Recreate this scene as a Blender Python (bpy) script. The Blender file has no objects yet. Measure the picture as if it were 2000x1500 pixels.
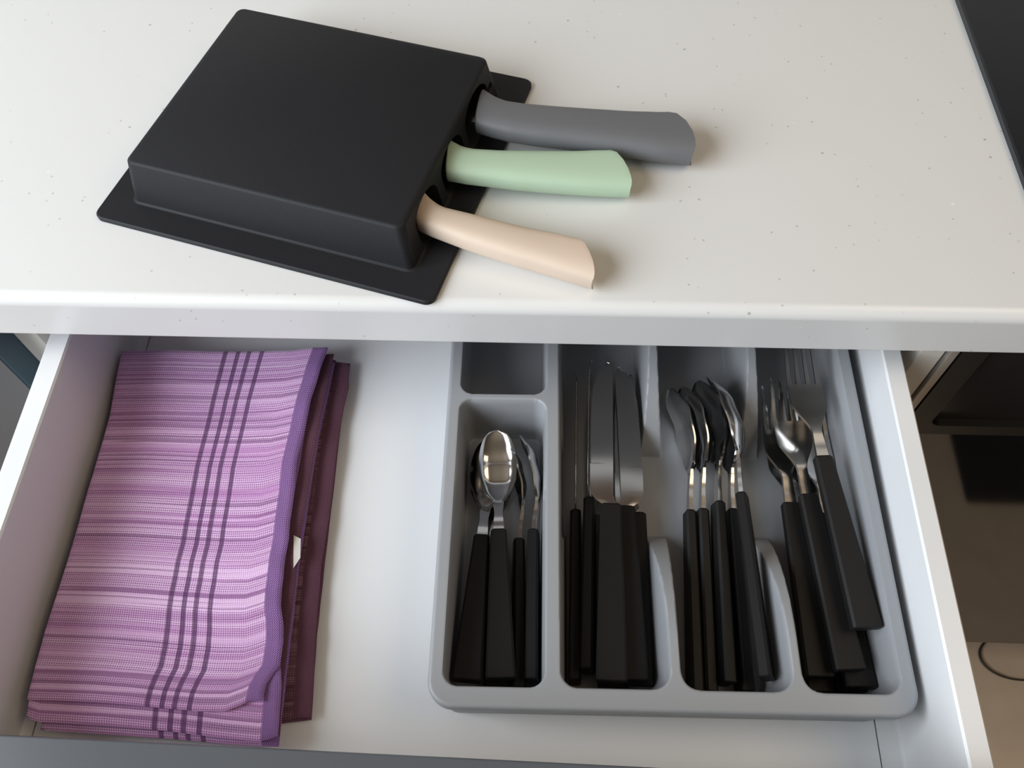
import bpy, bmesh, math, random
import numpy as np
from mathutils import Vector, Matrix

random.seed(7)
rng = np.random.default_rng(7)
SC = bpy.context.scene
COL = SC.collection

# ------------------------------------------------------------------ camera
CAM_Z = 1.31                      # eye height; the worktop is at 0.90
F, PITCH, ROLL, YAW = 1.6885, 1.0419, -0.0398, -0.0707
_fw = Vector((math.sin(YAW)*math.cos(PITCH), math.cos(YAW)*math.cos(PITCH), -math.sin(PITCH)))
_r = Vector((math.cos(YAW), -math.sin(YAW), 0)); _u = _r.cross(_fw)
_r2 = _r*math.cos(ROLL)+_u*math.sin(ROLL); _u2 = -_r*math.sin(ROLL)+_u*math.cos(ROLL)
cam = bpy.data.cameras.new('camera'); cam.sensor_width = 36; cam.lens = 36*F/2
cam.clip_start = 0.02; cam.clip_end = 30
camo = bpy.data.objects.new('camera', cam); COL.objects.link(camo)
camo.matrix_world = Matrix(((_r2.x, _u2.x, -_fw.x, 0), (_r2.y, _u2.y, -_fw.y, 0),
                            (_r2.z, _u2.z, -_fw.z, CAM_Z), (0, 0, 0, 1)))
SC.camera = camo

# ------------------------------------------------------------------ world, lights, exposure
w = bpy.data.worlds.new('world'); SC.world = w; w.use_nodes = True
w.node_tree.nodes['Background'].inputs[0].default_value = (0.75, 0.85, 1.0, 1)
w.node_tree.nodes['Background'].inputs[1].default_value = 0.5
SC.view_settings.view_transform = 'Standard'; SC.view_settings.look = 'None'
SC.view_settings.gamma = 1; SC.view_settings.use_curve_mapping = False
SC.view_settings.exposure = 0.27
SC.cycles.use_denoising = True
SC.cycles.max_bounces = 10

def area(name, loc, target, sx, sy, energy, col):
    l = bpy.data.lights.new(name, 'AREA'); l.shape = 'RECTANGLE'; l.size = sx; l.size_y = sy
    l.energy = energy; l.color = col
    o = bpy.data.objects.new(name, l); COL.objects.link(o); o.location = loc
    o.rotation_euler = (Vector(target)-Vector(loc)).to_track_quat('-Z', 'Y').to_euler()
    return o
area('window_daylight', (-1.22, -0.42, 1.72), (0.4, 0.2, 0.95), 1.5, 1.2, 36.0, (0.885, 0.945, 1.0))
area('ceiling_lamp_light', (1.20, 0.10, 2.42), (0.9, 0.10, 0.0), 1.0, 1.0, 7.5, (1.0, 0.80, 0.56))

# ------------------------------------------------------------------ helpers
def at(px, py, z):
    """point at real height z (world) seen at photo pixel px,py"""
    d = _fw + _r2*((px-1000)/(F*1000)) - _u2*((py-750)/(F*1000))
    t = (z-CAM_Z)/d.z
    return Vector((0, 0, CAM_Z)) + d*t

def tag(o, label=None, cat=None, group=None, kind=None):
    if label: o['label'] = label
    if cat: o['category'] = cat
    if group: o['group'] = group
    if kind: o['kind'] = kind
    return o

def empty(name, loc=(0, 0, 0), rz=0):
    o = bpy.data.objects.new(name, None); COL.objects.link(o)
    o.location = loc; o.rotation_euler = (0, 0, rz); o.empty_display_size = 0.02
    return o

def link(name, me, mat=None, parent=None, smooth=35):
    o = bpy.data.objects.new(name, me); COL.objects.link(o)
    if mat: me.materials.append(mat)
    if smooth:
        me.polygons.foreach_set('use_smooth', [True]*len(me.polygons))
        me.set_sharp_from_angle(angle=math.radians(smooth))
        if smooth <= 50 and len(me.polygons) < 20000:
            wn = o.modifiers.new('weighted normals', 'WEIGHTED_NORMAL'); wn.keep_sharp = True; wn.weight = 80
    if parent: o.parent = parent
    return o

def bm_obj(name, bm, mat=None, parent=None, smooth=35):
    me = bpy.data.meshes.new(name)
    bmesh.ops.recalc_face_normals(bm, faces=bm.faces)
    bm.to_mesh(me); bm.free()
    return link(name, me, mat, parent, smooth)

def add_box(bm, x0, x1, y0, y1, z0, z1, bev=0.0, seg=2):
    b = bmesh.new()
    bmesh.ops.create_cube(b, size=1)
    for v in b.verts:
        v.co = Vector((x0+(v.co.x+.5)*(x1-x0), y0+(v.co.y+.5)*(y1-y0), z0+(v.co.z+.5)*(z1-z0)))
    if bev: bmesh.ops.bevel(b, geom=b.edges[:], offset=bev, segments=seg, affect='EDGES', profile=.5)
    me = bpy.data.meshes.new('t'); b.to_mesh(me); b.free(); bm.from_mesh(me); bpy.data.meshes.remove(me)

def box(name, x0, x1, y0, y1, z0, z1, mat, parent=None, bev=0.0, seg=2):
    bm = bmesh.new(); add_box(bm, x0, x1, y0, y1, z0, z1, bev, seg)
    return bm_obj(name, bm, mat, parent)

def loft(rings, cap=True):
    """rings: list of equal-length closed lists of points"""
    bm = bmesh.new(); R = [[bm.verts.new(p) for p in r] for r in rings]; n = len(R[0])
    for a, b in zip(R, R[1:]):
        for i in range(n): bm.faces.new((a[i], a[(i+1) % n], b[(i+1) % n], b[i]))
    if cap:
        bm.faces.new(R[0][::-1]); bm.faces.new(R[-1])
    return bm

def rrect(x0, x1, y0, y1, r, n=6):
    pts = []
    for cx, cy, a0 in ((x1-r, y1-r, 0), (x0+r, y1-r, 90), (x0+r, y0+r, 180), (x1-r, y0+r, 270)):
        for k in range(n+1):
            a = math.radians(a0+90*k/n); pts.append((cx+r*math.cos(a), cy+r*math.sin(a)))
    return pts

# ------------------------------------------------------------------ materials
def mat(name, col, rough=.5, metal=0.0, spec=.5, bump=0.0, bscale=400, var=0.0, coat=0.0):
    m = bpy.data.materials.new(name); m.use_nodes = True
    nt = m.node_tree; b = nt.nodes['Principled BSDF']
    b.inputs['Base Color'].default_value = (*col, 1); b.inputs['Roughness'].default_value = rough
    b.inputs['Metallic'].default_value = metal; b.inputs['Specular IOR Level'].default_value = spec
    if coat:
        b.inputs['Coat Weight'].default_value = coat; b.inputs['Coat Roughness'].default_value = .08
    tc = nt.nodes.new('ShaderNodeTexCoord')
    if bump:
        n = nt.nodes.new('ShaderNodeTexNoise'); n.inputs['Scale'].default_value = bscale
        n.inputs['Detail'].default_value = 3
        nt.links.new(tc.outputs['Object'], n.inputs['Vector'])
        bp = nt.nodes.new('ShaderNodeBump'); bp.inputs['Strength'].default_value = bump
        bp.inputs['Distance'].default_value = .001
        nt.links.new(n.outputs['Fac'], bp.inputs['Height']); nt.links.new(bp.outputs['Normal'], b.inputs['Normal'])
    if var:
        n = nt.nodes.new('ShaderNodeTexNoise'); n.inputs['Scale'].default_value = 25
        nt.links.new(tc.outputs['Object'], n.inputs['Vector'])
        mx = nt.nodes.new('ShaderNodeMix'); mx.data_type = 'RGBA'
        mx.inputs['A'].default_value = (*[c*(1-var) for c in col], 1)
        mx.inputs['B'].default_value = (*[min(1, c*(1+var)) for c in col], 1)
        nt.links.new(n.outputs['Fac'], mx.inputs['Factor']); nt.links.new(mx.outputs['Result'], b.inputs['Base Color'])
    return m

def speckled_white():
    m = mat('white speckled laminate', (.8, .8, .79), .27, spec=.5)
    nt = m.node_tree; b = nt.nodes['Principled BSDF']; L = nt.links
    tc = nt.nodes.new('ShaderNodeTexCoord')
    last = None
    base = (.80, .80, .785, 1)
    for sc, thr, c, dens in ((85, .050, (.46, .45, .44, 1), .12), (190, .085, (.55, .545, .53, 1), .10), (80, .05, (.95, .95, .95, 1), .04)):
        v = nt.nodes.new('ShaderNodeTexVoronoi'); v.inputs['Scale'].default_value = sc
        L.new(tc.outputs['Object'], v.inputs['Vector'])
        lt = nt.nodes.new('ShaderNodeMapRange'); lt.inputs['From Min'].default_value = thr*2.2; lt.inputs['From Max'].default_value = thr*.8
        L.new(v.outputs['Distance'], lt.inputs['Value'])
        sx = nt.nodes.new('ShaderNodeSeparateColor'); L.new(v.outputs['Color'], sx.inputs['Color'])
        pick = nt.nodes.new('ShaderNodeMath'); pick.operation = 'LESS_THAN'; pick.inputs[1].default_value = dens
        L.new(sx.outputs['Red'], pick.inputs[0])
        mu = nt.nodes.new('ShaderNodeMath'); mu.operation = 'MULTIPLY'
        L.new(lt.outputs['Result'], mu.inputs[0]); L.new(pick.outputs[0], mu.inputs[1])
        mx = nt.nodes.new('ShaderNodeMix'); mx.data_type = 'RGBA'
        mx.inputs['A'].default_value = base; mx.inputs['B'].default_value = c
        if last: L.new(last.outputs['Result'], mx.inputs['A'])
        L.new(mu.outputs[0], mx.inputs['Factor']); last = mx
    L.new(last.outputs['Result'], b.inputs['Base Color'])
    return m

M = dict(
    counter=speckled_white(),
    wall=mat('warm white wall paint', (.72, .69, .64), .8, bump=.1, bscale=120),
    ceiling=mat('warm ceiling paint', (.36, .295, .22), .9),
    drawer=mat('white drawer lacquer', (.80, .81, .82), .38, bump=.03, bscale=900),
    front=mat('slate grey front lacquer', (.09, .097, .108), .26, spec=.5),
    edge=mat('dark teal edge band', (.018, .045, .065), .45),
    carcass=mat('white melamine', (.72, .69, .64), .5),
    chip=mat('raw chipboard', (.22, .15, .10), .9, bump=.3, var=.3),
    tray=mat('grey moulded plastic', (.315, .325, .342), .42, bump=.05, bscale=1500),
    block=mat('black matte plastic', (.0175, .0175, .0200), .55, spec=.24, bump=.12, bscale=1800),
    slot=mat('black slot inside', (.006, .006, .007), .7),
    steel=mat('polished stainless steel', (.62, .61, .60), .14, metal=1, bump=.02, bscale=60),
    blade=mat('brushed blade steel', (.60, .59, .58), .16, metal=1),
    handle=mat('black cutlery plastic', (.010, .0095, .0095), .5, spec=.24, bump=.06, bscale=1500),
    kgrey=mat('grey soft plastic', (.16, .163, .172), .5, spec=.4, bump=.03, bscale=1500),
    kgreen=mat('mint green soft plastic', (.50, .66, .49), .5, spec=.4, bump=.03, bscale=1500),
    kbeige=mat('beige soft plastic', (.74, .60, .48), .5, spec=.4, bump=.03, bscale=1500),
    hob=mat('black hob glass', (.016, .017, .020), .25, spec=.5),
    ovenglass=mat('dark oven glass', (.008, .007, .007), .06, spec=.8),
    ovenpanel=mat('dark oven panel', (.018, .015, .015), .2),
    ovenframe=mat('black oven trim', (.006, .006, .007), .35),
    trim=mat('brushed aluminium strip', (.5, .47, .43), .4, metal=.6),
    floor=mat('tan floor', (.50, .385, .28), .45, var=.12),
    rug=mat('black rug', (.008, .008, .010), .9, bump=.5),
    cable=mat('dark rubber cable', (.03, .022, .018), .5),
    label=mat('white satin label', (.7, .66, .6), .7),
    taupe=mat('taupe wall paint', (.20, .165, .14), .8, bump=.1, bscale=120),
    brown=mat('dark brown wood veneer', (.085, .055, .042), .45, var=.25),
)

def towel_mat(name, dark, mid, light, stripe, hem, fine=1.0):
    m = bpy.data.materials.new(name); m.use_nodes = True
    nt = m.node_tree; b = nt.nodes['Principled BSDF']; L = nt.links; N = nt.nodes.new
    b.inputs['Roughness'].default_value = .95; b.inputs['Specular IOR Level'].default_value = .1
    b.inputs['Sheen Weight'].default_value = .25
    uv = N('ShaderNodeUVMap'); sp = N('ShaderNodeSeparateXYZ'); L.new(uv.outputs['UV'], sp.inputs[0])
    U, V = sp.outputs['X'], sp.outputs['Y']
    def ma(op, a, bb=None, c=None):
        n = N('ShaderNodeMath'); n.operation = op
        for i, x in enumerate((a, bb, c)):
            if x is None: continue
            if isinstance(x, (int, float)): n.inputs[i].default_value = x
            else: L.new(x, n.inputs[i])
        return n.outputs[0]
    def noise1(scale, seed, det=2, rough=.5):
        n = N('ShaderNodeTexNoise'); n.noise_dimensions = '2D'
        cx = N('ShaderNodeCombineXYZ'); L.new(ma('MULTIPLY_ADD', U, .35, seed), cx.inputs[0]); L.new(ma('MULTIPLY', V, scale), cx.inputs[1])
        n.inputs['Scale'].default_value = 1; n.inputs['Detail'].default_value = det; n.inputs['Roughness'].default_value = rough
        L.new(cx.outputs[0], n.inputs['Vector']); return n.outputs['Fac']
    def smooth(x, a, bb):
        n = N('ShaderNodeMapRange'); n.interpolation_type = 'SMOOTHSTEP'
        n.inputs['From Min'].default_value = a; n.inputs['From Max'].default_value = bb
        L.new(x, n.inputs['Value']); return n.outputs['Result']
    def mixc(f, a, bb):
        n = N('ShaderNodeMix'); n.data_type = 'RGBA'
        L.new(f, n.inputs['Factor'])
        for k, x in (('A', a), ('B', bb)):
            if isinstance(x, tuple): n.inputs[k].default_value = (*x, 1)
            else: L.new(x, n.inputs[k])
        return n.outputs['Result']
    band = smooth(noise1(34, 3.1, 4, .65), .22, .78)
    thin = smooth(noise1(120, 9.7, 1), .58, .66)
    thind = smooth(noise1(90, 21.3, 1), .62, .68)
    col = mixc(band, mid, light)
    su = ma('SINE', ma('MULTIPLY', U, 2*math.pi*104)); sv = ma('SINE', ma('MULTIPLY', V, 2*math.pi*158))
    weave = ma('MULTIPLY', ma('MULTIPLY_ADD', su, .5, .5), ma('MULTIPLY_ADD', sv, .5, .5))
    wz = N('ShaderNodeTexNoise'); wz.inputs['Scale'].default_value = 260; L.new(uv.outputs['UV'], wz.inputs['Vector'])
    dots = smooth(ma('ADD', weave, ma('MULTIPLY_ADD', wz.outputs['Fac'], .7, -.35)), .16, .62)
    open_ = ma('MULTIPLY', smooth(noise1(26, 5.5, 3, .6), .32, .50), .86*fine)
    col = mixc(ma('MULTIPLY', dots, open_), col, dark)
    # the two plain light bands near the front
    for v0, v1 in ((.605, .632), (.688, .722)):
        f = ma('MULTIPLY', smooth(V, v0-.003, v0+.003), ma('SUBTRACT', 1.0, smooth(V, v1-.003, v1+.003)))
        col = mixc(ma('MULTIPLY', f, .85), col, light)
    col = mixc(ma('MULTIPLY', thin, .55), col, light)
    col = mixc(ma('MULTIPLY', thind, .55), col, dark)
    sx = None
    for u0 in (.508, .569, .622, .684):
        d = ma('ABSOLUTE', ma('SUBTRACT', U, u0))
        f = ma('SUBTRACT', 1.0, smooth(d, .0085, .0125))
        sx = f if sx is None else ma('MAXIMUM', sx, f)
    sx = ma('MULTIPLY', sx, ma('MULTIPLY_ADD', dots, -.25, .85))
    col = mixc(sx, col, stripe)
    hf = smooth(U, .925, .932)
    diag = smooth(ma('SINE', ma('ADD', ma('MULTIPLY', U, 2*math.pi*120), ma('MULTIPLY', V, 2*math.pi*150))), -.2, .8)
    col = mixc(hf, col, mixc(ma('MULTIPLY', diag, .38), hem, light))
    L.new(col, b.inputs['Base Color'])
    bp = N('ShaderNodeBump'); bp.inputs['Strength'].default_value = .5; bp.inputs['Distance'].default_value = .0006
    L.new(ma('ADD', weave, ma('MULTIPLY', sx, -1.5)), bp.inputs['Height']); L.new(bp.outputs['Normal'], b.inputs['Normal'])
    return m
M['lilac'] = towel_mat('lilac woven cotton', (.20, .07, .22), (.60, .31, .62), (.88, .61, .91), (.10, .036, .125), (.15, .055, .24))
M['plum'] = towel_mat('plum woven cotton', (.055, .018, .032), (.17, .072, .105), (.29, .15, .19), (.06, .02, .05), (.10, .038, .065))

# ------------------------------------------------------------------ room
Z_TOP = CAM_Z-.41                 # worktop surface
Z_UND = CAM_Z-.4486               # worktop underside
Z_DTOP = CAM_Z-.476               # top of the drawer sides
Z_DFL = CAM_Z-.566                # drawer floor
RX0, RX1, RY0, RY1, RH = -1.30, 2.2, -2.2, .95, 2.5
def struct(o): o['kind'] = 'structure'; return o
struct(box('floor', RX0-.1, RX1+.1, RY0-.1, RY1+.1, -.08, 0, M['floor']))
struct(box('ceiling', RX0-.1, RX1+.1, RY0-.1, RY1+.1, RH, RH+.08, M['ceiling']))
struct(box('wall_back', RX0-.1, RX1+.1, RY1, RY1+.1, 0, RH, M['wall']))
struct(box('wall_right', RX1, RX1+.1, RY0, RY1, 0, RH, M['taupe']))
struct(box('wall_front', RX0-.1, RX1+.1, RY0-.1, RY0, 0, RH, M['taupe']))
bm = bmesh.new()                  # left wall with its window opening
WY0, WY1, WZ0, WZ1 = -1.17, .33, 1.05, 2.4
for a in ((RY0, WY0, 0, RH), (WY1, RY1, 0, RH), (WY0, WY1, 0, WZ0), (WY0, WY1, WZ1, RH)):
    add_box(bm, RX0-.1, RX0, a[0], a[1], a[2], a[3])
struct(bm_obj('wall_left', bm, M['wall'], smooth=0))

# ------------------------------------------------------------------ worktop
Y_E = .290
prof = []
r = .0075
for k in range(9):
    a = math.radians(180-90*k/8); prof.append((Y_E+r+r*math.cos(a), Z_TOP-r+r*math.sin(a)))
prof += [(RY1-.002, Z_TOP), (RY1-.002, Z_UND)]
for k in range(5):
    a = math.radians(270-90*k/4); prof.append((Y_E+.002+.002*math.cos(a), Z_UND+.002+.002*math.sin(a)))
o = bm_obj('worktop', loft([[(x, y, z) for y, z in prof] for x in (-1.29, -.6, 0, .6, 1.6)]), M['counter'], None, 30)
tag(o, 'white speckled kitchen worktop with rounded front edge above the open drawer', 'worktop')

# ------------------------------------------------------------------ cabinets
for i, (x0, x1) in enumerate(((-1.0, -.353), (-.350, .297), (.30, .95))):  # out-of-view cabinets, added only so the steel reflects something dark
    t = empty('added_wall_cabinet', ((x0+x1)/2, .765, 1.43))
    tag(t, ('left', 'middle', 'right')[i]+' one of three unseen dark brown cabinets added above the worktop for the steel to reflect', 'cabinet', 'unseen wall cabinets added for reflections')
    h_ = (x1-x0)/2
    box('body', -h_, h_, -.165, .18, 0, .72, M['brown'], t)
    box('door', -h_+.0015, h_-.0015, -.186, -.1655, -.01, .72, M['brown'], t, .001)
t = empty('base_cabinet', (-.05, .6, 0))
BASE = t
tag(t, 'white base cabinet with its wide top drawer pulled open under the worktop', 'cabinet')
def part(name, x0, x1, y0, y1, z0, z1, m, p, bev=0.0):
    o = box(name, x0-p.location.x, x1-p.location.x, y0-p.location.y, y1-p.location.y, z0-p.location.z, z1-p.location.z, m, p, bev)
    return o
part('side_panel', -.357, -.341, .31, .90, .10, Z_UND-.001, M['carcass'], t, .0005)
part('side_panel', .2445, .2600, .31, .90, .10, Z_UND-.001, M['carcass'], t, .0005)
part('back_panel', -.341, .2445, .885, .90, .10, Z_UND-.001, M['carcass'], t)
part('bottom_panel', -.341, .2445, .312, .885, .10, .118, M['carcass'], t)
part('plinth', -.357, .26, .36, .376, 0, .10, M['front'], t)
part('lower_door', -.355, .242, .290, .309, .11, Z_DFL-.03, M['front'], t, .001)

t = empty('corner_cabinet', (-.65, .6, 0))
tag(t, 'slate grey cabinet left of the open drawer, only its door edge showing', 'cabinet')
part('body', -.95, -.3585, .3115, .90, .10, Z_UND-.001, M['carcass'], t)
o = part('door', -.95, -.3600, .290, .3105, .11, Z_UND-.004, M['front'], t)
o = part('edge_band', -.3600, -.3572, .2905, .3100, .11, Z_UND-.004, M['edge'], t)
tag(o, 'dark teal edge of the door')
part('plinth', -.95, -.36, .36, .376, 0, .10, M['front'], t)

# ------------------------------------------------------------------ oven
t = empty('built_in_oven', (.56, .6, 0))
tag(t, 'black built-in oven right of the open drawer below the worktop', 'oven')
part('body', .2625, .86, .322, .90, .10, Z_UND-.001, M['ovenframe'], t)
part('side_strip', .2622, .2680, .308, .322, .11, Z_UND-.001, M['trim'], t, .0006)
part('control_panel', .2845, .86, .3135, .3215, CAM_Z-.580, Z_UND-.001, M['ovenpanel'], t)
bm = bmesh.new()
zb0, zb1 = CAM_Z-.589, CAM_Z-.5755
fr = [(.2690, Z_UND-.001), (.2690, zb0), (.86, zb0), (.86, zb1), (.2950, zb1)]
for k in range(7):
    a = math.radians(270-90*k/6); fr.append((.2950+.0085*math.cos(a), zb1+.0085+.0085*math.sin(a)))
fr += [(.2865, Z_UND-.001)]
n = len(fr); px_, py_ = t.location.x, t.location.y
bmv = [[bm.verts.new((x-px_, y-py_, z)) for x, z in fr] for y in (.3075, .3214)]
bm.faces.new(bmv[0]); bm.faces.new(bmv[1][::-1])
for i in range(n): bm.faces.new((bmv[0][i], bmv[1][i], bmv[1][(i+1) % n], bmv[0][(i+1) % n]))
bm_obj('frame', bm, M['ovenframe'], t, 30)
part('oven_door', .2690, .86, .3100, .3215, .11, zb0-.002, M['ovenglass'], t, .001)
part('plinth', .2622, .86, .36, .376, 0, .10, M['floor'], t)
o = box('added_rug', .683, 1.6, -.40, .058, 0.0005, .008, M['rug'], None, .002)  # unseen rug added to give the oven door its black reflection
tag(o, 'black rug added out of view in front of the oven, for its door to mirror', 'rug')
# cable loop on the floor
me = bmesh.new(); R_, rr = .052, .0020
rings = []
for i in range(40):
    a = 2*math.pi*i/40
    rings.append([((R_+rr*math.cos(b))*math.cos(a), (R_+rr*math.cos(b))*math.sin(a)*.62, rr+rr*math.sin(b)) for b in [2*math.pi*j/8 for j in range(8)]])
rings.append(rings[0]); me.free()
bm = loft(rings, cap=False); bmesh.ops.remove_doubles(bm, verts=bm.verts, dist=1e-6)
o = bm_obj('cable_loop', bm, M['cable']); o.location = (.700, .318, .0005)
tag(o, 'dark thin cable loop lying on the tan floor at far right', 'cable')

# ------------------------------------------------------------------ hob
o = empty('hob', (.60, .60, Z_TOP))
tag(o, 'black glass hob set on the worktop at the upper right corner', 'hob')
bm = bmesh.new()
q = rrect(-.306, .27, -.27, .24, .012, 6)
bm = loft([[(x, y, .0003) for x, y in q], [(x, y, .0042) for x, y in q],
           [(x*.996, y*.996, .0052) for x, y in q]])
ho = bm_obj('glass_plate', bm, M['hob'], o, 25)
o.rotation_euler = (0, 0, .010)

# ------------------------------------------------------------------ drawer
d = empty('drawer', (-.05, .054, Z_DFL))
tag(d, 'white drawer with a slate grey front, pulled open')
DY1 = .54
part('bottom_panel', -.311, .2072, .056, DY1-.016, Z_DFL-.016, Z_DFL, M['drawer'], d, .0004)
def side(xi_top, xo, xcrack, sgn, name='side_panel'):
    # section in x,z extruded along y: outer wall, flat top, inner wall, low flange
    s = [(xo, Z_DFL-.016), (xo, Z_DTOP-.001), (xo-sgn*.001, Z_DTOP), (xi_top+sgn*.0012, Z_DTOP), (xi_top, Z_DTOP-.0012),
         (xi_top+sgn*.0035, Z_DFL+.004), (xi_top+sgn*.0028, Z_DFL+.0015), (xi_top+sgn*.0006, Z_DFL+.0004), (xcrack, Z_DFL+.0004), (xcrack, Z_DFL-.016)]
    rings = [[(x-d.location.x, y-d.location.y, z-d.location.z) for x, z in s] for y in (.0562, .2, .35, DY1)]
    return bm_obj(name, loft(rings), M['drawer'], d, 40)
side(.2180, .2308, .2079, 1)
side(-.3155, -.3303, -.3117, -1)
part('back_panel', -.3153, .2178, DY1-.015, DY1, Z_DFL, Z_DTOP, M['drawer'], d, .0006)
# front panel, a touch askew
fp = box('front_panel', -.302, .298, -.0215, -.0, -.14, .108, M['front'], d, .0012)
ln = box('bounce_lining', -.298, .294, .0004, .0016, -.013, .0900, M['drawer'], d)  # unseen white lining, added to bounce light on to the drawer floor
ln.rotation_euler = (0, 0, -.0125); ln.location = (0, .0005, 0)
fp.rotation_euler = (0, 0, -.0125); fp.location = (0, .0005, 0)
d.parent = BASE; d.location = d.location-BASE.location

# ------------------------------------------------------------------ cutlery tray
TX0, TY0, TW, TD, TH = -.0622, .0862, .2772, .372, .0545
TROT = .012
tray = empty('cutlery_tray', (TX0, TY0, Z_DFL+.0008), TROT)
tag(tray, 'grey plastic cutlery tray with five compartments in the open drawer', 'cutlery tray')
def tray_mesh():
    nx, ny = 470, 500
    xs = np.linspace(0, TW, nx); ys = np.linspace(0, TD, ny)
    X, Y = np.meshgrid(xs, ys)
    def sd(x0, x1, y0, y1, r):
        cx, cy, hx, hy = (x0+x1)/2, (y0+y1)/2, (x1-x0)/2-r, (y1-y0)/2-r
        qx, qy = np.abs(X-cx)-hx, np.abs(Y-cy)-hy
        return np.hypot(np.maximum(qx, 0), np.maximum(qy, 0)) + np.minimum(np.maximum(qx, qy), 0) - r
    def smin(a, b, k):
        h = np.clip(.5+.5*(b-a)/k, 0, 1); return b*(1-h)+a*h-k*h*(1-h)
    H, FL, K = TH, .0022, 20.0
    FY, BY = .0125, TD-.011
    # distance inside each cavity from its rim edge (positive inside)
    def zof(s, kk=K):
        z = H - kk*s                          # drafted wall
        z = np.where(s < 0, H, z)
        # fillets: top edge and floor edge
        z = H - (np.sqrt((H-z)**2 + 0) )
        k2 = .005
        return -smin(-z, -np.full_like(z, FL), k2)
    c1 = -sd(.0090, .0668, FY, .1985, .0085)
    c1b = -sd(.0090, .0668, .2040, BY, .0085)
    big = -sd(.0762, .2682, FY, BY, .0100)
    z1, z1b = zof(c1), zof(c1b)
    zcav = zof(big)
    zb = zcav.copy()
    prof = np.full_like(Y, 0)
    for (xa, xb) in ((.1388, .1450), (.2078, .2136)):
        s = np.maximum(np.maximum(xa-X, X-xb), 0)
        st = smin(s, np.maximum(big, 0), .012)
        zf = zof(np.maximum(st, 0), 11.0)
        f = np.clip((Y-.040)/(.122-.040), 0, 1); b = np.clip((.268-Y)/(.268-.178), 0, 1)
        fl0 = FL
        ridge = lambda t: np.where(t < 1, fl0+(H-fl0)*np.clip(1-t**2.1, 0, 1)**.85, fl0)
        zr = np.where(Y > .150, ridge(np.clip((.268-Y)/(.268-.182), 0, 1)), ridge(f))
        zr = np.where(Y > .268, H, zr)
        zb = np.maximum(zb, np.minimum(zf, zr))
    Z = np.minimum(np.minimum(z1, z1b), zb)
    # soften the rim edges
    for _ in range(2):
        Zp = np.pad(Z, 1, mode='edge')
        Z = (Zp[1:-1, 1:-1]*4 + Zp[:-2, 1:-1]+Zp[2:, 1:-1]+Zp[1:-1, :-2]+Zp[1:-1, 2:])/8
    so = -sd(0, TW, 0, TD, .0150)
    e = np.clip(so/.0026, 0, 1)
    Z = np.where(so < .0026, Z-.0022*(1-np.sqrt(np.clip(1-(1-e)**2, 0, 1))), Z)
    # keep cells inside the outline, snap their border on to it
    cen = (so[:-1, :-1]+so[1:, 1:]+so[1:, :-1]+so[:-1, 1:])/4
    keep = cen > 0
    gy, gx = np.gradient(so, ys, xs)
    idx = np.arange(nx*ny).reshape(ny, nx)
    quads = np.stack([idx[:-1, :-1], idx[:-1, 1:], idx[1:, 1:], idx[1:, :-1]], -1)[keep]
    from collections import Counter
    ed = np.concatenate([quads[:, [0, 1]], quads[:, [1, 2]], quads[:, [2, 3]], quads[:, [3, 0]]])
    key = np.sort(ed, 1); k1 = key[:, 0]*(nx*ny)+key[:, 1]
    un, inv, cnt = np.unique(k1, return_inverse=True, return_counts=True)
    border = ed[cnt[inv] == 1]
    P = np.stack([X, Y, Z], -1).reshape(-1, 3)
    sof, gxf, gyf = so.ravel(), gx.ravel(), gy.ravel()
    bi = np.unique(border)
    P[bi, 0] -= sof[bi]*gxf[bi]; P[bi, 1] -= sof[bi]*gyf[bi]; P[bi, 2] = H-.0022
    used = np.unique(quads); remap = -np.ones(nx*ny, int); remap[used] = np.arange(len(used))
    verts = [P[used]]; faces = [remap[quads]]
    nb = len(used)
    bmap = {int(v): i for i, v in enumerate(bi)}
    prev = remap[bi]
    for (ins, z) in ((0.0, H-.0075), (.0025, H-.009), (.0060, .002), (.0075, 0.0)):
        q = P[bi].copy(); q[:, 0] += ins*gxf[bi]; q[:, 1] += ins*gyf[bi]; q[:, 2] = z
        verts.append(q); cur = nb+np.arange(len(bi)); nb += len(bi)
        a = np.array([bmap[int(v)] for v in border[:, 0]]); b = np.array([bmap[int(v)] for v in border[:, 1]])
        faces.append(np.stack([prev[b], prev[a], cur[a], cur[b]], 1)); prev = cur
    V = np.concatenate(verts); Fc = np.concatenate(faces)
    me = bpy.data.meshes.new('tray_body')
    me.vertices.add(len(V)); me.vertices.foreach_set('co', V.astype(np.float32).ravel())
    me.loops.add(Fc.size); me.loops.foreach_set('vertex_index', Fc.astype(np.int32).ravel())
    me.polygons.add(len(Fc)); me.polygons.foreach_set('loop_start', np.arange(0, Fc.size, 4, dtype=np.int32))
    me.polygons.foreach_set('loop_total', np.full(len(Fc), 4, dtype=np.int32))
    me.update(calc_edges=True); me.validate()
    return me
link('tray_body', tray_mesh(), M['tray'], tray, 50)

# ------------------------------------------------------------------ cutlery shapes (local: y from handle end to tip)
def handle_bm(L, w0, w1, t):
    rings = []
    for y, dw, dt in ((0, -.0010, -.0010), (.0006, 0, 0), (L*.25, 0, 0), (L*.5, 0, 0), (L*.75, 0, 0), (L-.0012, 0, 0), (L, -.0016, -.0016)):
        f = y/L; wd = w1+(w0-w1)*f + dw; th = t*(1-.10*f) + dt
        a, b = wd/2, th/2; c = min(.0014, a*.3)
        rings.append([(a-c, y, b), (a, y, b-c), (a, y, -b+c), (a-c, y, -b), (-a+c, y, -b), (-a, y, -b+c), (-a, y, b-c), (-a+c, y, b)])
    return loft(rings)

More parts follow.
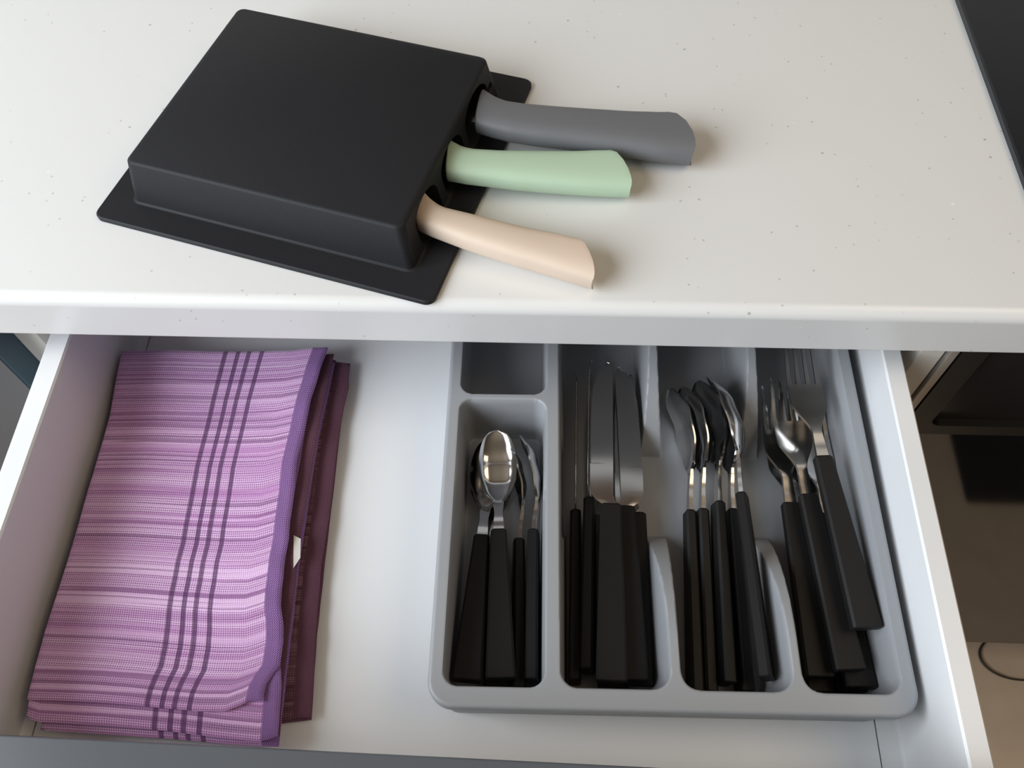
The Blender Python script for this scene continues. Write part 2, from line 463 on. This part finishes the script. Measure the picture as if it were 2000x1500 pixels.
def sheet_bm(rows, th, cellmask=None):
    """rows: list of (y, [(x,z)...]); th(row) thickness list per row or per row/col"""
    bm = bmesh.new(); T = []; B = []
    for i, (y, cs) in enumerate(rows):
        tt = th[i]
        T.append([bm.verts.new((x, yy, z+(tt[j] if isinstance(tt, list) else tt)/2)) for j, (x, z, yy) in enumerate([(c[0], c[1], y+(c[2] if len(c) > 2 else 0)) for c in cs])])
        B.append([bm.verts.new((x, yy, z-(tt[j] if isinstance(tt, list) else tt)/2)) for j, (x, z, yy) in enumerate([(c[0], c[1], y+(c[2] if len(c) > 2 else 0)) for c in cs])])
    n = len(T[0])
    on = lambda i, j: 0 <= i < len(T)-1 and 0 <= j < n-1 and (cellmask is None or cellmask(i, j))
    for i in range(len(T)-1):
        for j in range(n-1):
            if not on(i, j): continue
            bm.faces.new((T[i][j], T[i][j+1], T[i+1][j+1], T[i+1][j])); bm.faces.new((B[i][j], B[i+1][j], B[i+1][j+1], B[i][j+1]))
            if not on(i, j-1): bm.faces.new((T[i][j], T[i+1][j], B[i+1][j], B[i][j]))
            if not on(i, j+1): bm.faces.new((T[i][j+1], B[i][j+1], B[i+1][j+1], T[i+1][j+1]))
            if not on(i-1, j): bm.faces.new((T[i][j], B[i][j], B[i][j+1], T[i][j+1]))
            if not on(i+1, j): bm.faces.new((T[i+1][j], T[i+1][j+1], B[i+1][j+1], B[i+1][j]))
    bmesh.ops.delete(bm, geom=[v for v in bm.verts if not v.link_faces], context='VERTS')
    return bm

def interp(x, pts):
    xs, ys = zip(*pts)
    return float(np.interp(x, xs, ys))
def smoothi(x, pts):
    for (a, ya), (b, yb) in zip(pts, pts[1:]):
        if x <= b:
            t_ = (x-a)/(b-a); t_ = t_*t_*(3-2*t_); return ya+(yb-ya)*t_
    return pts[-1][1]

def spoon_bm(y0, L, bw, depth, rise, hump):
    rows = []; th = []; n = 17
    S = [i/46 for i in range(47)]
    sb = .36
    for s in S:
        neck = smoothi(s, [(0, .0082), (.12, .0068), (.24, .0056), (.34, .0070), (.44, .0120), (1, .0)])
        if s > sb:
            q = (s-sb)/(1-sb); e = 2*q-1
            bowl = bw*math.sqrt(max(0, 1-abs(e)**2.15))*(1-.10*(1-q)*1.0+.03*q)
        else: bowl = 0
        wd = max(neck if s < .46 else 0, bowl, .0012)
        zc = smoothi(s, [(0, 0), (.14, hump*.3), (.36, hump), (.52, hump*.6), (.74, rise*.22), (1, rise)])
        bd = depth*math.sin(math.pi*min(1, max(0, (s-sb+.02)/(1.04-sb))))**.8 if s > sb-.02 else 0
        cs = []
        for j in range(n):
            k = 2*j/(n-1)-1
            cs.append((k*wd/2, zc - bd*(1-abs(k)**3.4)))
        rows.append((y0-.006+(L+.006)*s, cs)); th.append(interp(s, [(0, .0030), (.3, .0024), (.45, .0012), (1, .0011)]))
    return sheet_bm(rows, th)

def fork_bm(y0, L, hw):
    U = [-1, -.73, -.48, -.12+.0, .12, .48, .73, 1]
    U = [-1.0, -.70, -.42, -.14, .14, .42, .70, 1.0]
    rows = []; th = []; S = [i/50 for i in range(51)]
    st = .66
    for s in S:
        wd = smoothi(s, [(0, .0086), (.14, .0072), (.25, .0064), (.50, hw*1.0), (.66, hw*.99), (1.0, hw*.90)])
        zc = smoothi(s, [(0, 0), (.14, .0004), (.30, .0014), (.62, .0002), (1, .0070)])
        cs = []
        for j, u in enumerate(U):
            x = u*wd/2
            if s >= st:
                tine = j//2; c = (U[2*tine]+U[2*tine+1])/2*wd/2
                f = interp(s, [(st, .98), (st+.03, .84), (.9, .66), (.97, .5), (1, .2)])
                x = c + (x-c)*f
            bend = -.0008*(1-(u*u))*min(1, max(0, (s-.3)/.15))
            cs.append((x, zc+bend))
        rows.append((y0-.006+(L+.006)*s, cs)); th.append(interp(s, [(0, .0030), (.3, .0026), (.5, .0017), (1, .0012)]))
    return sheet_bm(rows, th, lambda i, j: S[i] < st or j % 2 == 0)

def knife_bm(y0, L):
    # spine near the axis on +x, cutting edge on -x, choil at the handle, fine teeth
    rows = []; th = []; N_ = 150
    for i in range(N_+1):
        s = i/N_
        y = y0-.006+(L+.006)*s
        sp = interp(s, [(0, .0040), (.05, .0040), (.11, .0016), (1, .0016)])
        ed = interp(s, [(0, -.0050), (.052, -.0052), (.062, -.0068), (.08, -.0100), (.11, -.0126), (.15, -.0135), (.45, -.0142), (.6, -.0140)])
        if s > .6:
            q = (s-.6)/.4
            ed = -.0140 + (.0016+.0140)*(1-math.sqrt(max(0, 1-q**2.6)))
        if .30 < s < .90 and ed < 0: ed += .0009*(i % 2)
        if s > .93:
            q = (s-.93)/.07; sp = .0016-.0040*(1-math.sqrt(max(0, 1-q*q)))
            ed = min(ed, sp-.0003)
        cs = []; tt = []
        for k in range(5):
            f = k/4; cs.append((sp+(ed-sp)*f, 0.0)); tt.append(interp(s, [(0, 1.15), (.1, 1.0), (1, .85)])*interp(f, [(0, .0020), (.5, .0017), (1, .0005)]))
        rows.append((y, cs)); th.append(tt)
    return sheet_bm(rows, th)

KIND = dict(
    teaspoon=dict(L=.0955, w0=.0105, w1=.0182, t=.0080, group='black-handled teaspoons in the left compartment', cat='spoon'),
    tablespoon=dict(L=.1165, w0=.0112, w1=.0180, t=.0077, group='black-handled tablespoons in the tray', cat='spoon'),
    table_fork=dict(L=.1120, w0=.0120, w1=.0182, t=.0080, group='black-handled forks in the right compartment', cat='fork'),
    table_knife=dict(L=.1120, w0=.0138, w1=.0186, t=.0080, group='black-handled table knives in the tray', cat='knife'),
)
proto = {}
def make(kind):
    k = KIND[kind]; L = k['L']
    if kind in proto: return proto[kind]
    hm = handle_bm(L, k['w0'], k['w1'], k['t'])
    if kind == 'teaspoon': mm, nm = spoon_bm(L, .070, .0270, .0042, .0095, -.0024), 'spoon_bowl'
    elif kind == 'tablespoon': mm, nm = spoon_bm(L, .090, .0385, .0070, .0125, -.0016), 'spoon_bowl'
    elif kind == 'table_fork': mm, nm = fork_bm(L, .086, .0238), 'fork_head'
    else: mm, nm = knife_bm(L, .1090), 'knife_blade'
    res = []
    for n, b, m in (('handle', hm, M['handle']), (nm, mm, M['blade'] if kind == 'table_knife' else M['steel'])):
        me = bpy.data.meshes.new(n); bmesh.ops.recalc_face_normals(b, faces=b.faces); b.to_mesh(me); b.free()
        me.materials.append(m)
        me.polygons.foreach_set('use_smooth', [True]*len(me.polygons))
        me.set_sharp_from_angle(angle=math.radians(32 if n != 'handle' else 20))
        res.append((n, me))
    proto[kind] = res
    return res

def cutlery(kind, neck, end, zn, ze, roll, label):
    """neck / end: photo pixels of the handle's two ends, zn / ze: their heights below the eye"""
    k = KIND[kind]
    Pn = at(*neck, CAM_Z+zn); Pe = at(*end, CAM_Z+ze)
    ydir = (Pn-Pe).normalized(); mid = (Pn+Pe)/2
    org = mid - ydir*k['L']/2
    zdir = (Vector((0, 0, 1)) - ydir*ydir.z).normalized(); xdir = ydir.cross(zdir)
    Rm = Matrix((xdir, ydir, zdir)).transposed() @ Matrix.Rotation(math.radians(roll), 3, 'Y')
    root = empty(kind, org); root.rotation_mode = 'QUATERNION'; root.rotation_quaternion = Rm.to_quaternion()
    for n, me in make(kind):
        o = bpy.data.objects.new(n, me); COL.objects.link(o); o.parent = root
    tag(root, label, k['cat'], k['group'])
    return root

# teaspoons, left compartment
cutlery('teaspoon', (942, 1044), (911, 1334), -.5440, -.5335, 0, 'leftmost teaspoon, slanted, its bowl half under the next spoon')
cutlery('teaspoon', (974, 1034), (978, 1328), -.5380, -.5335, 0, 'topmost teaspoon lying bowl up with straight handle in the left compartment')
cutlery('teaspoon', (1042, 1036), (1040, 1331), -.5420, -.5435, -96, 'teaspoon turned on its side against the right wall of the left compartment')
cutlery('teaspoon', (966, 1072), (973, 1346), -.5565, -.5570, 0, 'lowest teaspoon flat under the topmost teaspoon, only its handle end showing')
cutlery('teaspoon', (1013, 1062), (1013, 1338), -.5500, -.5525, -84, 'teaspoon on edge wedged between the topmost and the rightmost teaspoon')
# knives
cutlery('table_knife', (1124, 992), (1122, 1344), -.5530, -.5525, 88, 'leftmost table knife standing on edge against the tray divider')
cutlery('table_knife', (1152, 984), (1148, 1302), -.5430, -.5430, 80, 'second table knife from the left, tilted on edge with serrated blade')
cutlery('table_knife', (1193, 987), (1194, 1330), -.5300, -.5300, 0, 'topmost table knife with wide flat handle and teeth facing left')
cutlery('table_knife', (1219, 992), (1236, 1328), -.5395, -.5390, 180, 'table knife under the topmost one with teeth facing right')
cutlery('table_knife', (1241, 1003), (1247, 1338), -.5485, -.5475, 0, 'rightmost table knife with bright collar beside the plastic divider')
cutlery('table_knife', (1192, 1010), (1197, 1347), -.5575, -.5570, 0, 'lowest table knife under the topmost one, only its handle end showing')
# tablespoons
cutlery('tablespoon', (1347, 1012), (1357, 1340), -.5465, -.5530, -84, 'leftmost tablespoon on edge in the spoon compartment')
cutlery('tablespoon', (1371, 1003), (1383, 1345), -.5460, -.5530, -82, 'second tablespoon from the left, on edge')
cutlery('tablespoon', (1402, 981), (1418, 1338), -.5420, -.5450, -78, 'middle tablespoon on edge with a thin highlight along its handle')
cutlery('tablespoon', (1429, 1003), (1454, 1346), -.5465, -.5530, -82, 'tablespoon on edge half under the top right tablespoon')
cutlery('tablespoon', (1449, 968), (1497, 1322), -.5280, -.5295, -113, 'rightmost tablespoon lying on top, its bowl edge-on and bluish')
# forks
cutlery('table_fork', (1543, 980), (1601, 1328), -.5400, -.5400, 4, 'leftmost fork, lying flat beside the plastic divider')
cutlery('table_fork', (1577, 967), (1660, 1310), -.5300, -.5300, 3, 'middle fork lying over the leftmost fork')
cutlery('table_fork', (1607, 896), (1692, 1224), -.5180, -.5190, 3, 'topmost fork slid furthest back, its tines under the worktop edge')
cutlery('table_fork', (1614, 1002), (1682, 1347), -.5440, -.5400, 0, 'fork under the topmost fork with its handle end nearest the right rim')
cutlery('table_fork', (1550, 1015), (1604, 1357), -.5570, -.5570, 0, 'lowest left fork, only its handle end showing under the leftmost fork')
cutlery('table_fork', (1604, 1010), (1663, 1355), -.5530, -.5550, 0, 'lowest right fork under the middle fork, only its dark handle end showing')

# ------------------------------------------------------------------ knife block and knives
BX, BY_, BTH, BW, BD, BH, BDR = -.6178*.41, .8966*.41, -.2784, .4362*.41, .3648*.41, .0845*.41, .0052
kb = empty('knife_block', (BX, BY_, Z_TOP+.0004), BTH)
tag(kb, 'black plastic knife block lying flat on the worktop with three handles sticking out', 'knife block')
q = rrect(-.0235, BW+.0240, -.0235, BD+.0235, .006, 6)
sc = lambda pts, e: [(x+(e if x < BW/2 else -e), y+(e if y < BD/2 else -e)) for x, y in pts]
bm = loft([[(x, y, 0) for x, y in q], [(x, y, .0026) for x, y in q], [(x, y, .0034) for x, y in sc(q, .0007)]])
bm_obj('base_plate', bm, M['block'], kb, 25)
def ring(e, z, r): return [(x, y, z) for x, y in rrect(-e, BW+e, -e, BD+e, r, 5)]
bm = loft([ring(BDR+.0016, .0034, .006), ring(BDR+.0004, .0038, .0055), ring(BDR, .0050, .005), ring(BDR*.1, BH-.0016, .005), ring(-.0004, BH-.0006, .005), ring(-.0016, BH, .004)])
body = bm_obj('block_body', bm, M['block'], kb, 25)

kw = {}
def loc_block(p): 
    c, s = math.cos(BTH), math.sin(BTH); dx, dy = p.x-BX, p.y-BY_
    return c*dx+s*dy, -s*dx+c*dy

def block_knife(name, label, mat_, upper, lower, corner, zc0, zc1, tk0, tk1, blade_w):
    """handle from its two outline curves in the photo; it slopes from the slot (zc0) to the worktop (zc1)"""
    def resample(pts, n):
        P = [Vector(p) for p in pts]; d_ = [0]
        for a, b in zip(P, P[1:]): d_.append(d_[-1]+max((b-a).length, 1e-9))
        out = []
        for i in range(n):
            t_ = d_[-1]*i/(n-1)
            for k in range(len(P)-1):
                if t_ <= d_[k+1]+1e-9:
                    f = (t_-d_[k])/(d_[k+1]-d_[k]); out.append(P[k].lerp(P[k+1], f)); break
        return out
    # upper edge runs to the corner, the slanted end runs from there to the tip of the lower edge
    up, end = upper[:corner+1], upper[corner:]
    n = 40; rings = []; m_ = 24; K_ = 16
    for _ in range(2):
        q_ = [Vector(end[0])]
        for a, b in zip(end, end[1:]): q_ += [Vector(a).lerp(Vector(b), .25), Vector(a).lerp(Vector(b), .75)]
        end = q_+[Vector(end[-1])]
    U = resample(up, n+1); Lw = resample(lower, n+1); E = resample(end, K_+1)
    ch = [E[0].lerp(E[-1], k/K_) for k in range(K_+1)]
    for i in range(n+1):
        f = i/n
        zc = zc0+(zc1-zc0)*f; tk = (tk0+(tk1-tk0)*f)/2
        def plan(t_):
            k = min(K_-1, int(t_*K_)); g = t_*K_-k
            bul = (E[k]-ch[k]).lerp(E[k+1]-ch[k+1], g)*(f**6)
            p = U[i].lerp(Lw[i], t_)+bul
            W_ = at(p.x, p.y, zc); return W_ - pn*((W_-cw).dot(pn)*(1-shr))
        Wu, Wl = at(U[i].x, U[i].y, zc), at(Lw[i].x, Lw[i].y, zc)
        a_ = (Wu-Wl).length/2
        axw = (at(Lw[-1].x, Lw[-1].y, zc)-at((U[0].x+Lw[0].x)/2, (U[0].y+Lw[0].y)/2, zc)).normalized()
        hw_ = (Wu-Wl)/2; cw = (Wu+Wl)/2; pn = hw_-axw*hw_.dot(axw); pw = pn.length; pn.normalize()
        shr = math.sqrt(max(pw*pw-(tk*.80)**2, (pw*.5)**2))/pw
        rg = []
        for j in range(m_):
            an = 2*math.pi*j/m_; ex = 2/2.6
            cc, ss = math.cos(an), math.sin(an)
            x_ = math.copysign(abs(cc)**ex, cc); z_ = math.copysign(abs(ss)**ex, ss)*tk
            rg.append(plan((1-x_)/2)+Vector((0, 0, z_)))
        rings.append(rg)
    root = empty(name, rings[0][0]); inv = root.location.copy()
    fr = [[p-inv for p in rg] for rg in rings]
    # rounded cap at the blade end
    c0 = sum(fr[0], Vector())/m_; dirn = (sum(fr[4], Vector())/m_-c0).normalized()
    caps = [[c0+(p-c0)*s_-dirn*o_ for p in fr[0]] for s_, o_ in ((.86, .0012), (.95, .0007))]
    c9 = sum(fr[-1], Vector())/m_; d9 = (c9-sum(fr[-4], Vector())/m_).normalized()
    caps2 = [[c9+(p-c9)*s_+d9*o_ for p in fr[-1]] for s_, o_ in ((.97, .0004), (.90, .0007), (.6, .0009))]
    bm = loft(caps+fr+caps2)
    bm_obj('handle', bm, mat_, root, 50)
    # blade: flat, reaching into the block
    hd = (fr[0][0]-fr[0][m_//2]).normalized(); hd.z = 0; hd.normalize()
    bl = -dirn; bl = (bl - hd*bl.dot(hd)).normalized()
    bb = bmesh.new(); pts = []
    for (l_, u0, u1) in ((-.004, -.45, .45), (.004, -.6, .55), (.012, -.62, .62), (.030, -.62, .62), (.038, -.60, .3)):
        pts.append([c0+bl*l_+hd*(u*blade_w)+Vector((0, 0, z)) for u, z in ((u0, -.0008), (u1, -.0003), (u1, .0003), (u0, .0008))])
    bm_obj('blade', loft(pts), M['blade'], root, 30)
    tag(root, label, 'knife', 'colour-handled knives in the block')
    kw[name+label[:4]] = (rings[0], c0+inv, hd, blade_w)
    return root

kpairs = []
GZ = Z_TOP
gu = [(947, 180), (956, 186), (967, 193), (980, 199), (993, 203), (1027, 208), (1100, 214), (1180, 220), (1250, 227), (1276, 232), (1300, 234), (1318, 237), (1332, 249), (1345, 268), (1352, 290), (1354, 303), (1352, 314), (1347, 320)]
gl = [(928, 255), (960, 265), (993, 273), (1050, 282), (1113, 289), (1213, 302), (1290, 315), (1347, 320)]
block_knife('kitchen_knife', 'large kitchen knife with grey handle, furthest back in the block', M['kgrey'], gu, gl, gu.index((1276, 232)), GZ+.0190, GZ+.0115, .017, .021, .0195)
eu = [(883, 278), (891, 283), (900, 288), (912, 292), (927, 295), (980, 298), (1080, 299), (1150, 301), (1168, 304), (1186, 306), (1200, 308), (1213, 325), (1223, 345), (1230, 365), (1232, 376), (1228, 384)]
el = [(872, 350), (910, 357), (953, 362), (1010, 369), (1080, 375), (1150, 380), (1228, 384)]
block_knife('kitchen_knife', 'kitchen knife with mint green handle in the middle of the block', M['kgreen'], eu, el, eu.index((1168, 304)), GZ+.0180, GZ+.0100, .016, .0185, .0150)
bu = [(833, 378), (841, 387), (850, 395), (862, 403), (873, 408), (927, 421), (1013, 443), (1080, 458), (1110, 470), (1128, 475), (1140, 480), (1149, 500), (1156, 525), (1158, 548), (1156, 560), (1151, 564)]
bl_ = [(812, 448), (835, 459), (863, 470), (905, 486), (947, 500), (1000, 517), (1047, 531), (1100, 548), (1151, 564)]
block_knife('kitchen_knife', 'short kitchen knife with beige handle nearest the worktop edge', M['kbeige'], bu, bl_, bu.index((1110, 470)), GZ+.0170, GZ+.0100, .016, .019, .0120)

# slots in the right wall of the block
cut = bmesh.new()
def slot(ycen, wy, h):
    pts = []
    z0, z1 = .0042, h
    n_ = 10
    sec = [(ycen-wy/2, z0), (ycen+wy/2, z0)]
    for k in range(n_+1):
        a = math.radians(180*k/n_); sec.append((ycen+wy/2*math.cos(a), z1-wy*.28+wy*.28*math.sin(a)))
    r_ = [[cut.verts.new((x, y, z)) for y, z in sec] for x in (BW-.060, BW+.05)]
    m_ = len(sec)
    cut.faces.new(r_[0][::-1]); cut.faces.new(r_[1])
    for i in range(m_): cut.faces.new((r_[0][i], r_[0][(i+1) % m_], r_[1][(i+1) % m_], r_[1][i]))
SL = []
for (key, (rg, c0, hd, bw_)) in kw.items():
    x_, y_ = loc_block(Vector(c0)); SL.append(y_)
for y_, wy, h in zip(SL, (.041, .036, .034), (BH-.0035, BH-.0045, BH-.0045)):
    slot(y_, wy, h)
    # thin slit towards the back
slit = bmesh.new()
add_box(cut, BW-.05, BW+.05, SL[0]+.015, min(SL[0]+.030, BD-.004), .0155, .0190)
bmesh.ops.recalc_face_normals(cut, faces=cut.faces)
cme = bpy.data.meshes.new('cut'); cut.to_mesh(cme); cut.free(); slit.free()
cme.materials.append(M['slot'])
co = bpy.data.objects.new('cut', cme); COL.objects.link(co); co.parent = kb
body.data.materials.append(M['slot'])
md = body.modifiers.new('b', 'BOOLEAN'); md.operation = 'DIFFERENCE'; md.object = co; md.solver = 'EXACT'
md.use_self = True
bpy.context.view_layer.update()
dg = bpy.context.evaluated_depsgraph_get()
nm_ = bpy.data.meshes.new_from_object(body.evaluated_get(dg))
body.modifiers.clear(); body.data = nm_; nm_.name = 'block_body'
bpy.data.objects.remove(co)
nm_.set_sharp_from_angle(angle=math.radians(25))

# ------------------------------------------------------------------ towels
def polyat(pts, t_, key):
    P = [Vector(p) for p in pts]; d_ = [0.0]
    for a, b in zip(P, P[1:]): d_.append(d_[-1]+(b-a).length)
    s = t_*d_[-1]
    for k in range(len(P)-1):
        if s <= d_[k+1]+1e-9:
            return P[k].lerp(P[k+1], (s-d_[k])/max(1e-9, d_[k+1]-d_[k]))
    return P[-1]

def cloth(name, left, right, back, front, z0, z1, m, parent, seed=0, wave=.0006, nu=70, nv=150, rnd=.0035, u1=1.0):
    """a folded ply: pixel outlines seen at its top height, real thickness z1-z0"""
    bm = bmesh.new(); uvl = bm.loops.layers.uv.new('UVMap')
    rg = np.random.default_rng(seed); ph = rg.uniform(0, 6.28, 12); fr = rg.uniform(6, 26, 12)
    h = (z1-z0)/2; zm = (z0+z1)/2
    c00, c10, c01, c11 = Vector(left[0]), Vector(right[0]), Vector(left[-1]), Vector(right[-1])
    Lc = [polyat(left, j/nv, 0) for j in range(nv+1)]; Rc = [polyat(right, j/nv, 0) for j in range(nv+1)]
    Bc = [polyat(back, i/nu, 0) for i in range(nu+1)]; Fc = [polyat(front, i/nu, 0) for i in range(nu+1)]
    W = []
    for j in range(nv+1):
        v = j/nv; row = []
        for i in range(nu+1):
            u = i/nu
            p = (Lc[j]*(1-u)+Rc[j]*u) + (Bc[i]*(1-v)+Fc[i]*v) - ((c00*(1-u)+c10*u)*(1-v)+(c01*(1-u)+c11*u)*v)
            row.append(at(p.x, p.y, z1))
        W.append(row)
    top = []; bot = []
    for j in range(nv+1):
        tr = []; br = []
        for i in range(nu+1):
            p = W[j][i]
            e = min((p-W[j][0]).length, (p-W[j][nu]).length, (p-W[0][i]).length, (p-W[nv][i]).length)
            f = math.sqrt(max(0, 1-(1-min(1, e/rnd))**2))
            u, v = i/nu, j/nv
            wv = wave*(math.sin(fr[0]*v*1.3+ph[0])*.5+math.sin(fr[1]*v+ph[1]+3*u)*.4+math.sin(fr[2]*u*.5+ph[2])*.3) + \
                wave*.7*max(0, u-.8)/.2*math.sin(48*v+ph[3]+2*math.sin(9*v))
            edge = (i in (0, nu) or j in (0, nv))
            vt = bm.verts.new((p.x, p.y, zm+h*f+wv)); tr.append(vt)
            br.append(vt if edge else bm.verts.new((p.x, p.y, zm-h*f+wv*.3)))
        top.append(tr); bot.append(br)
    def face(vs, uvs):
        try: fc = bm.faces.new(vs)
        except ValueError: return
        for l_, uv in zip(fc.loops, uvs): l_[uvl].uv = uv
    for j in range(nv):
        for i in range(nu):
            uv = [(i/nu*u1, j/nv), ((i+1)/nu*u1, j/nv), ((i+1)/nu*u1, (j+1)/nv), (i/nu*u1, (j+1)/nv)]
            face((top[j][i], top[j][i+1], top[j+1][i+1], top[j+1][i]), uv)
            face((bot[j][i], bot[j+1][i], bot[j+1][i+1], bot[j][i+1]), [uv[0], uv[3], uv[2], uv[1]])
    me = bpy.data.meshes.new(name); bmesh.ops.recalc_face_normals(bm, faces=bm.faces); bm.to_mesh(me); bm.free()
    off = parent.location
    me.transform(Matrix.Translation(-off))
    return link(name, me, m, parent, 60)

ZF = Z_DFL
tw = empty('lilac_towel', at(300, 1050, ZF+.012))
tag(tw, 'folded lilac woven towel with four dark stripes, on top at the left of the drawer', 'towel')
Ltop = [(237, 684), (224, 745), (212, 807), (196, 866), (180, 926), (157, 1000), (133, 1080), (108, 1166), (84, 1235), (66, 1295), (50, 1366)]
Rtop = [(640, 676), (631, 703), (621, 735), (609, 771), (602, 800), (594, 836), (586, 870), (579, 901), (574, 958), (566, 1016), (564, 1050), (556, 1085), (553, 1126), (549, 1150), (548, 1180), (552, 1215), (553, 1252), (546, 1296), (530, 1318), (519, 1338), (512, 1370)]
cloth('top_ply', Ltop, Rtop, [(237, 684), (330, 683), (420, 685), (520, 684), (575, 682), (610, 677), (640, 676)],
      [(50, 1366), (110, 1368), (180, 1371), (250, 1376), (310, 1382), (389, 1389), (439, 1389), (468, 1378), (486, 1369), (500, 1369), (512, 1370)],
      ZF+.0235, ZF+.0262, M['lilac'], tw, 3, .0009, 80, 170, .0028)
R2 = [(652, 690), (643, 730), (634, 771), (628, 805), (621, 843), (613, 890), (606, 930), (598, 980), (588, 1030), (582, 1085), (576, 1144), (568, 1200), (562, 1252), (557, 1300), (552, 1340), (548, 1390), (545, 1436)]
cloth('shaded_inner_ply', [(241, 692), (214, 812), (182, 930), (135, 1084), (110, 1170), (68, 1300), (55, 1403)], R2,
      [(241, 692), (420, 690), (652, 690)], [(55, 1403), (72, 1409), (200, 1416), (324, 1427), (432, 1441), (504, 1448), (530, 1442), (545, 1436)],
      ZF+.0172, ZF+.0200, M['plum'], tw, 5, .0004, 60, 120, .0028)  # plum cloth on this lilac ply paints in the shade under the top ply
cloth('middle_ply', [(239, 690), (212, 812), (180, 930), (133, 1084), (108, 1170), (66, 1300), (49, 1401)], [(x-(26 if y < 1200 else 26-23*min(1, (y-1200)/140)), y) for x, y in R2],
      [(239, 690), (420, 690), (626, 690)], [(49, 1401), (72, 1409), (200, 1416), (324, 1427), (432, 1441), (504, 1448), (530, 1442), (542, 1436)],
      ZF+.0205, ZF+.0232, M['lilac'], tw, 6, .0004, 60, 120, .0028)
cloth('lower_ply', [(243, 700), (215, 820), (182, 945), (135, 1100), (105, 1200), (76, 1425)], [(655, 700), (622, 850), (606, 950), (584, 1100), (565, 1260), (543, 1456)],
      [(243, 700), (655, 700)], [(76, 1425), (200, 1433), (330, 1442), (450, 1453), (543, 1458)],
      ZF+.0120, ZF+.0168, M['lilac'], tw, 8, .0005, 50, 100, .004)
tg = bmesh.new()
p0 = [at(573, 1046, ZF+.0204), at(587, 1053, ZF+.0203), at(586, 1090, ZF+.0203), at(573, 1110, ZF+.0204)]
for dz in (0, .0006): pass
vs = [tg.verts.new(p-tw.location) for p in p0]; ve = [tg.verts.new(p-tw.location+Vector((.0003, 0, .0007))) for p in p0]
tg.faces.new(vs[::-1]); tg.faces.new(ve)
for i in range(4): tg.faces.new((vs[i], vs[(i+1) % 4], ve[(i+1) % 4], ve[i]))
tag(bm_obj('care_tag', tg, M['label'], tw), 'small white care tag')

tp = empty('plum_towel', at(350, 1050, ZF+.001))
tag(tp, 'darker plum towel folded under the lilac towel, showing along its right side', 'towel')
R3 = [(684, 708), (681, 735), (680, 757), (672, 793), (663, 836), (657, 880), (651, 930), (645, 975), (640, 1016), (633, 1060), (626, 1108), (617, 1216), (612, 1310), (606, 1398)]
cloth('top_ply', [(265, 712), (205, 960), (130, 1220), (110, 1395)], R3, [(265, 712), (450, 706), (640, 702), (684, 708)], [(110, 1395), (330, 1402), (540, 1407), (606, 1398)],
      ZF+.0062, ZF+.0104, M['plum'], tp, 11, .0006, 40, 110, .0035)
cloth('lower_ply', [(268, 722), (208, 970), (138, 1230), (118, 1402)], [(676, 722), (668, 800), (661, 860), (650, 960), (634, 1090), (618, 1240), (607, 1405)],
      [(268, 722), (676, 722)], [(118, 1402), (330, 1409), (540, 1413), (607, 1405)],
      ZF+.0012, ZF+.0058, M['plum'], tp, 13, .0004, 40, 90, .003)
